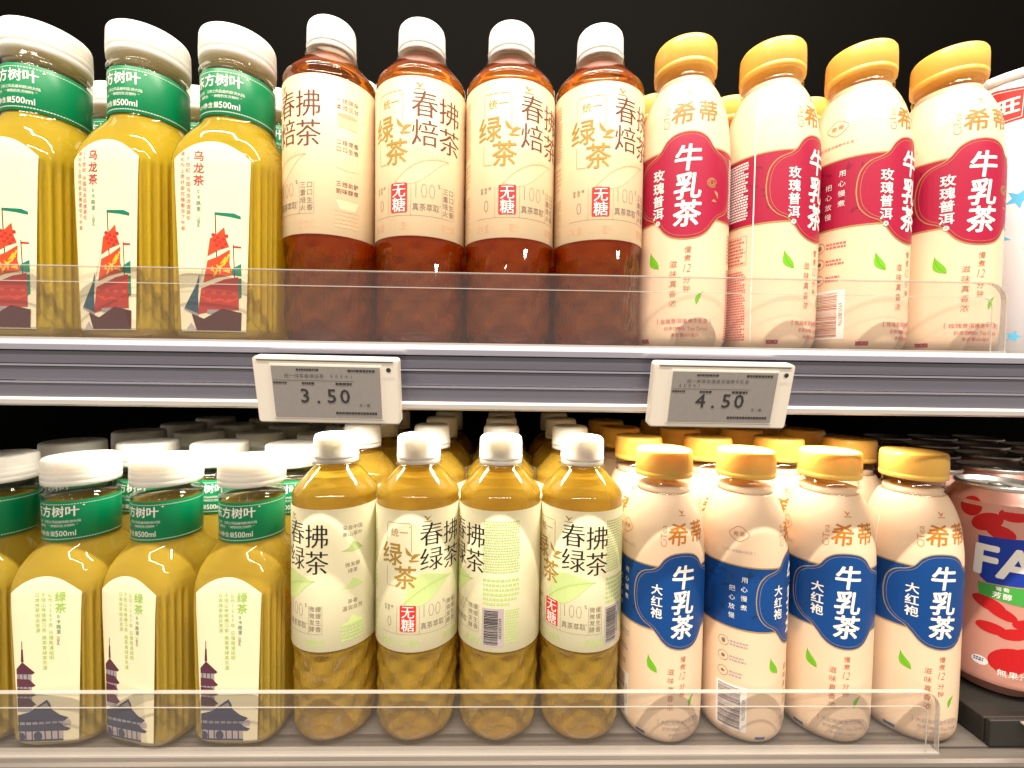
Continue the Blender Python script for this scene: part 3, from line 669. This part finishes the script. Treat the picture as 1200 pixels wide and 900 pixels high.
# ------------------------------------------------------------------ soda can
def can_art():
    A = Art(); rc = .0331
    rn = random.Random(2); c = 2 * math.pi * rc
    for sd, o in enumerate((0, c / 2)):
        A.tag('petal', sd)
        for (x, y, rx, ry, rot) in ((-.020, .139, .010, .0065, 35), (-.012, .132, .0085, .0055, -20), (-.004, .148, .010, .006, 10), (.010, .139, .011, .006, -30), (.020, .147, .009, .006, 20), (-.030, .149, .008, .007, 80),
                                (-.017, .074, .010, .0050, 160), (-.010, .069, .010, .0042, -25), (.004, .063, .008, .0040, 10), (-.015, .055, .009, .0045, -5), (-.002, .054, .010, .0045, 15), (-.004, .032, .013, .010, 30), (.008, .035, .012, .009, -20), (.016, .055, .008, .004, 30), (.02, .07, .01, .005, 0)):
            A.tag('petal'); A.poly('ink_petal', [(o + x + rx * math.cos(a) * math.cos(R(rot)) - ry * math.sin(a) * math.sin(R(rot)), y + rx * math.cos(a) * math.sin(R(rot)) + ry * math.sin(a) * math.cos(R(rot))) for a in [2 * math.pi * i / 24 for i in range(24)]], 0)
        A.tag('logo_panel'); A.poly('ink_blue', [(o - .0245, .127), (o + .026, .131), (o + .026, .094), (o - .0185, .0905), (o - .0225, .094)], 1)
        A.tag('logo_lettering'); A.char('ink_white', 'FA', o - .009, .1085, .0335, off=.03, shear=.05, lift=2, wd=.95)
        A.tag('flavour_band'); A.poly('ink_grass', [(o - .0235, .0895), (o + .024, .0925), (o + .024, .0795), (o + .004, .0765), (o - .0225, .080)], 1)
        A.tag('lettering'); A.row('ink_white', '葡萄', o - .010, .0878, .0034, .0042, lift=2, off=.02); A.row('ink_white', '芳醇', o - .010, .0825, .0052, .0058, lift=2, off=.02)
        A.row('ink_white', '無果汁', o - .002, .0215, .0058, .0062, lift=2, off=.01)
        A.tag('white_badge'); A.ell('ink_white', o - .0205, .0265, .0048, .0036, 1); A.greek('ink_blue', o - .0240, o - .0172, .0247, .0285, .0016, .6, .0012, seed=3, lift=2)
    return A
def soda_can(label, group):
    t = thing('soda_can', label, 'can', group=group)
    rc = .0331
    body = obj('body', lathe('body', smooth_prof([(0.0, .0225), (.0008, .0245), (.004, .0268), (.010, .0315), (.014, rc), (.050, rc), (.100, rc), (.150, rc), (.1525, .0326), (.159, .0288), (.1635, .0262)], 4), 80, cap1=False), 'can_pink', t)
    art = can_art()
    rr = interp([(0, rc), (.150, rc), (.1525, .0326), (.159, .0288), (.1635, .0262)])
    build_art(art, cyl_surf(rr, rc), body, du=.0028, dv=.004)
    lid = obj('lid', lathe('lid', [(.1633, .0263), (.1645, .0272), (.1662, .0275), (.1672, .0270), (.1676, .0262), (.1672, .0255), (.1640, .0240), (.1632, .0232), (.1638, .0222), (.1640, .005)], 72, cap0=False), 'can_metal', t)
    bm = bmesh.new()
    ring = [(.0075 * math.cos(a), .0105 * math.sin(a) - .004) for a in [2 * math.pi * i / 20 for i in range(20)]]; inn = [(x * .55, (y + .004) * .5 - .006) for x, y in ring]
    V = [bm.verts.new((x, y, .1652)) for x, y in ring] + [bm.verts.new((x, y, .1652)) for x, y in inn] + [bm.verts.new((x, y, .1644)) for x, y in ring] + [bm.verts.new((x, y, .1644)) for x, y in inn]
    for i in range(20):
        j = (i + 1) % 20
        bm.faces.new((V[i], V[j], V[20 + j], V[20 + i])); bm.faces.new((V[40 + i], V[i + 60], V[60 + j], V[40 + j])); bm.faces.new((V[i], V[40 + i], V[40 + j], V[j])); bm.faces.new((V[20 + i], V[20 + j], V[60 + j], V[60 + i]))
    me = bpy.data.meshes.new('pull_tab'); bm.to_mesh(me); bm.free(); obj('pull_tab', me, 'can_metal', lid)
    return t

# ------------------------------------------------------------------ white canister printed with stars
def star_canister(label):
    t = thing('star_canister', label, 'canister', (.3962, .347, ZU))
    r = .045
    body = obj('body', lathe('body', [(0, r - .002), (.002, r), (.196, r), (.198, r - .001)], 96), 'white_tin', t)
    obj('rim', lathe('rim', [(.1965, r + .0003), (.198, r + .0016), (.2015, r + .0018), (.2035, r + .0006), (.204, r - .001), (.2025, r - .003), (.2020, .005)], 96, cap0=False), 'white_tin', t)
    A = Art(); rn = random.Random(11); put = []
    while len(put) < 78:
        u, v = rn.uniform(-math.pi * r, math.pi * r), rn.uniform(.012, .188); s = rn.choice((.0045, .006, .0075, .0095))
        if all(math.hypot(u - a, v - b) > s + c + .0015 for a, b, c in put): put.append((u, v, s))
    for i, (u, v, s) in enumerate(put):
        ro = rn.uniform(0, 1.2); A.tag('star'); A.poly('ink_sky' if i % 10 < 8 else 'ink_taupe', [(u + s * (1 if k % 2 == 0 else .42) * math.cos(ro + math.pi * k / 5), v + s * (1 if k % 2 == 0 else .42) * math.sin(ro + math.pi * k / 5)) for k in range(10)])
    for ang in (-62, 60, 180):
        A.tag('red_badge'); o = R(ang) * r; P = [(o - .015, .166), (o + .015, .168), (o + .016, .190), (o, .193), (o - .016, .190)]
        A.poly('ink_red', P, 2); A.stroke('ink_white', [(p[0] * .9 + o * .1, .179 + (p[1] - .179) * .86) for p in P], .0005, 3, True)
        A.tag('lettering'); A.char('ink_white', '旺', o - .006, .179, .012, off=.03, lift=3); A.char('ink_white', '旺', o + .007, .179, .012, off=.03, lift=3)
    build_art(A, cyl_surf(lambda z: r, r), body, du=.003, dv=None)
    return t

# ------------------------------------------------------------------ electronic price tag
def price_tag(price, name_rows, label, x, z, yaw=0.0, roll=0.0):
    t = thing('price_tag', label, 'price tag', (x, .2760, z), 'electronic price tags')
    t.scale = (.94, .94, .94)
    t.rotation_euler = (R(13), R(roll), R(yaw))
    W, Hh, D = .0905, .0432, .0075
    def rrect(nm, x0, x1, z0, z1, y0, y1, rad, mat, par):
        P = []
        for cx_, cz_, a0 in ((x1 - rad, z1 - rad, 0), (x0 + rad, z1 - rad, 90), (x0 + rad, z0 + rad, 180), (x1 - rad, z0 + rad, 270)):
            for q in range(5): a = R(a0 + 22.5 * q); P.append((cx_ + rad * math.cos(a), cz_ + rad * math.sin(a)))
        n = len(P); bm = bmesh.new()
        A_ = [bm.verts.new((p, y0, q)) for p, q in P]; B_ = [bm.verts.new((p, y1, q)) for p, q in P]
        f0 = bm.faces.new(A_); bm.faces.new(B_[::-1])
        for i in range(n): bm.faces.new((A_[i], B_[i], B_[(i + 1) % n], A_[(i + 1) % n]))
        bmesh.ops.recalc_face_normals(bm, faces=bm.faces[:])
        if mat == 'tag_shell': bmesh.ops.bevel(bm, geom=[e for e in f0.edges], offset=.0009, segments=2, affect='EDGES')
        me = bpy.data.meshes.new(nm); bm.to_mesh(me); bm.free(); return obj(nm, me, mat, par, smooth=False)
    case = rrect('casing', -W / 2, W / 2, -Hh / 2, Hh / 2, -D, 0, .0022, 'tag_shell', t)
    rrect('bezel', -W / 2 + .0100, W / 2 - .0095, -Hh / 2 + .0025, Hh / 2 - .0035, -D - .0005, -D + .001, .0008, 'tag_shell', t)
    scr = rrect('screen', -W / 2 + .0118, W / 2 - .0112, -Hh / 2 + .0045, Hh / 2 - .0053, -D - .0009, -D + .001, .0004, 'epaper', t)
    box('top_groove', -W / 2 + .003, W / 2 - .003, -D - .0003, -D + .001, Hh / 2 - .0022, Hh / 2 - .0017, 'tag_ink', t)
    A = Art(); A.tag('sensor_hole'); A.ell('tag_ink', W / 2 - .0058, Hh / 2 - .0068, .0015, .0015)
    o = build_art(A, flat_surf, t, du=None, dv=None, base=D + .0008)
    A = Art(); x0, x1, zt, zb = -W / 2 + .0125, W / 2 - .012, Hh / 2 - .006, -Hh / 2 + .005
    A.tag('price_lettering')
    A.row('tag_ink', price, -.0012, -.0028, .0128, .0084, off=.010, wd=1.05)
    A.tag('display_text')
    A.greek('tag_ink', -.018, .0, zt - .0023, zt - .0009, .0020, .6, .0012, seed=1); A.greek('tag_ink', .014, .031, zt - .0023, zt - .0009, .0020, .7, .0014, seed=2)
    for j, r_ in enumerate(name_rows): A.row('tag_ink', r_, -.004 if j == 0 else -.022, zt - .0055 - .0030 * j, .0030, .0031, off=-.012)
    zl = zt - .0085 - (.0022 if len(name_rows) > 1 else 0)
    A.stroke('tag_ink', [(x0, zl), (.0175, zl)], .0002)
    A.greek('tag_ink', x0, x0 + .0095, zl - .0034, zl - .0010, .0020, .6, .0012, seed=3); A.greek('tag_ink', -.015, -.007, zl - .0030, zl - .0010, .0030, .5, .0013, seed=4); A.greek('tag_ink', .006, .016, zl - .0030, zl - .0010, .0030, .5, .0014, seed=5)
    A.row('tag_ink', '元/瓶', .0235, -.0085, .0022, .0024); A.greek('tag_ink', .005, .031, zb + .0018, zb + .0034, .0030, .5, .0013, seed=6)
    build_art(A, flat_surf, scr, du=None, dv=None, base=D + .00105)
    return t

# ------------------------------------------------------------------ fill the shelves
def put(o, x, y, z, deg=0.0, label=None, group=None):
    o.location = (x, y, z); o.rotation_euler = (0, 0, R(deg))
    if label: o['label'] = label
    if group: o['group'] = group
def stock(proto, used, x, y, z, deg, label, group, row=0):
    face = ((deg + math.degrees(math.atan2(x, y)) + 90) % 360) < 180          # which printed front looks out
    o = copy_tree(proto, None, (1,) if face else (0,), row > 1)
    put(o, x, y, z, deg, label, group); return o
jit = lambda s: random.uniform(-s, s)

ROWS = ['front', 'second', 'third', 'fourth', 'fifth']
# oolong, upper shelf
p = square_bottle('oolong', '', ''); n = 0
XO = [-.3136, -.2447, -.1845]
front = ['oolong tea bottle with half its ship label showing, outermost of the oolong row', 'middle oolong tea bottle of the front row, ship label turned slightly away', 'oolong tea bottle with red-sailed ship label beside the roasted tea bottles']
for r_, y in enumerate((.3190, .385, .451)):
    for i, x in enumerate(XO):
        lab = front[i] if r_ == 0 else 'oolong bottle with green neck band, %s row, in the column %s' % (ROWS[r_], ['away from the roasted tea', 'in mid oolong block', 'next to the roasted tea'][i])
        stock(p, n, x + (jit(.002) if r_ else 0), y + (jit(.003) if r_ else 0), ZU, [0, -9, 2][i] if r_ == 0 else jit(9), lab, 'oolong tea bottles in the front row' if r_ == 0 else 'oolong tea bottles in the back rows', r_); n += 1
drop(p)
# roasted tea, upper shelf
p = round_bottle('roasted', '', ''); n = 0
XR = [-.1242, -.0604, .0032, .0668]; DR = [-62 + 15, 6, 20 - 1, 24 - 9]
front = ['roasted tea bottle turned to show brown title and small step drawings, beside the oolong bottles', 'roasted tea bottle showing its whole front label next to the turned one', 'roasted tea bottle with red sugar-free stamp, third from the oolong bottles', 'roasted tea bottle with peach label touching the red milk tea bottle']
for r_, y in enumerate((.3275, .393, .459)):
    for i, x in enumerate(XR):
        stock(p, n, x, y, ZU, DR[i] if r_ == 0 else jit(60), front[i] if r_ == 0 else 'white-capped roasted tea bottle, %s row, in the column %s' % (ROWS[r_], ['next to the oolong', 'second from the oolong', 'third from the oolong', 'next to the red milk tea'][i]), 'roasted tea bottles in the front row' if r_ == 0 else 'roasted tea bottles in the back rows', r_); n += 1
drop(p)
# rose milk tea, upper shelf
p = milk_bottle('rose', '', ''); n = 0
XM = [.1287, .1922, .2572, .3225]; DM = [-16, 32, 27 , -7]
front = ['red-banded milk tea bottle with its medallion facing out, beside the roasted tea', 'red-banded milk tea bottle turned so its white seam and fine print show', 'red-banded milk tea bottle turned so slogan and barcode show beside its medallion', 'red-banded milk tea bottle standing beside the white star-printed canister']
for r_, y in enumerate((.3275, .393, .459)):
    for i, x in enumerate(XM):
        stock(p, n, x, y, ZU, (DM[i] + (180 if i == 1 else 0)) if r_ == 0 else jit(60), front[i] if r_ == 0 else 'yellow-capped red milk tea bottle, %s row, in the column %s' % (ROWS[r_], ['next to the roasted tea', 'second from the roasted tea', 'third from the roasted tea', 'next to the star canister'][i]), 'red milk tea bottles in the front row' if r_ == 0 else 'red milk tea bottles in the back rows', r_); n += 1
drop(p)
star_canister('white canister printed with blue and brown stars beside the red milk tea')

# green tea in square bottles, lower shelf
p = square_bottle('green', '', ''); n = 0
XG = [-.3840, -.3200, -.2560, -.1915]
front = ['green tea bottle cut off by the frame, outermost of the square green tea row', 'square green tea bottle with wide pagoda label, between the cut-off one and the turned one', 'square green tea bottle with its pagoda label turned partly away', 'square green tea bottle with pagoda label beside the round green tea bottles']
for r_, y in enumerate((.3470, .413, .479, .545, .611)):
    for i, x in enumerate(XG):
        stock(p, n, x + (jit(.003) if r_ else 0), y + (jit(.003) if r_ else 0), ZL, [0, 3, -12, -1][i] if r_ == 0 else jit(10), front[i] if r_ == 0 else 'square green tea bottle, %s row, in the column %s' % (ROWS[r_], ['farthest from the round bottles', 'third from the round bottles', 'second from the round bottles', 'next to the round bottles'][i]), 'square green tea bottles in the front row' if r_ == 0 else 'square green tea bottles in the back rows', r_); n += 1
drop(p)
# green tea in round bottles, lower shelf
p = round_bottle('green', '', ''); n = 0
XT = [-.1276, -.0641, -.0006, .0629]; DT = [-60 + 15, 20, 180 - 75, 180 - 19 - 9]
front = ['round green tea bottle turned to show black title and mountain drawings, beside the square bottles', 'round green tea bottle showing gold logo, black title and red stamp together', 'round green tea bottle turned so its barcode faces out', 'round green tea bottle with red stamp at its edge, beside the blue milk tea']
for r_, y in enumerate((.347, .412, .477, .542)):
    for i, x in enumerate(XT):
        stock(p, n, x, y, ZL, DT[i] if r_ == 0 else jit(70), front[i] if r_ == 0 else 'white-capped round green tea bottle, %s row, in the column %s' % (ROWS[r_], ['next to the square bottles', 'second from the square bottles', 'third from the square bottles', 'next to the blue milk tea'][i]), 'round green tea bottles in the front row' if r_ == 0 else 'round green tea bottles in the back rows', r_); n += 1
drop(p)
# blue milk tea, lower shelf
p = milk_bottle('blue', '', ''); n = 0
XB = [.1272, .1920, .2590, .3265]; DB = [9, 54, -11, -5 + 180]
front = ['blue-banded milk tea bottle with medallion facing out, beside the round green tea', 'blue-banded milk tea bottle turned so its slogan, icons and barcode show', 'blue-banded milk tea bottle with full medallion, between the turned one and the outermost one', 'blue-banded milk tea bottle with a white seam, standing beside the pink cans']
for r_, y in enumerate((.347, .413, .479, .545)):
    for i, x in enumerate(XB):
        stock(p, n, x, y, ZL, DB[i] if r_ == 0 else jit(60), front[i] if r_ == 0 else 'yellow-capped blue milk tea bottle, %s row, in the column %s' % (ROWS[r_], ['next to the green tea', 'second from the green tea', 'third from the green tea', 'next to the cans'][i]), 'blue milk tea bottles in the front row' if r_ == 0 else 'blue milk tea bottles in the back rows', r_); n += 1
drop(p)
# cans on a low riser, lower shelf
ZC = ZL + .020
rs = thing('can_riser', 'dark metal riser tray carrying the pink soda cans', 'tray', (0, 0, ZL))
box('tray', .3640, 1.0, .3205, .99, .0006, .0195, 'dark_steel', rs, .001); box('tray_lip', .3640, 1.0, .3160, .3200, .0006, .0205, 'dark_steel', rs, .0008)
p = soda_can('', ''); n = 0
for r_ in range(5):
    y = .3640 + .0672 * r_
    for c_ in range(5):
        x = .4180 + .0672 * c_
        if (x - .0) / y > 1.30: continue
        stock(p, n, x + jit(.0015), y + jit(.0015), ZC, -24 if r_ == 0 else jit(90), ('pink soda can with red petals and blue logo, in front, %s' if r_ == 0 else 'pink soda can with silver lid, ' + ROWS[r_] + ' row, in the column %s') % ['next to the milk tea', 'second from the milk tea', 'third from the milk tea', 'fourth from the milk tea', 'fifth from the milk tea'][c_], 'soda cans in the back rows' if r_ else 'soda cans', 2 if r_ else 0); n += 1
drop(p)
fence('short clear acrylic fence in front of the pink soda can',   .3850, .75, .3085, ZC - .0005, .042)

# price tags
price_tag('3.50', ['统一绿茶春拂焙茶 500ml'], 'white price tag reading 3.50, clipped to the rail below the roasted tea', -.1045, -.0125, 0, 0.5)
price_tag('4.50', ['统一希蒂玫瑰普洱慢煮牛乳茶', '450ml'], 'white price tag reading 4.50, clipped to the rail below the red milk tea', .1330, -.0125, 0, 0.3)

for o in bpy.data.objects:
    if 'side' in o: del o['side']
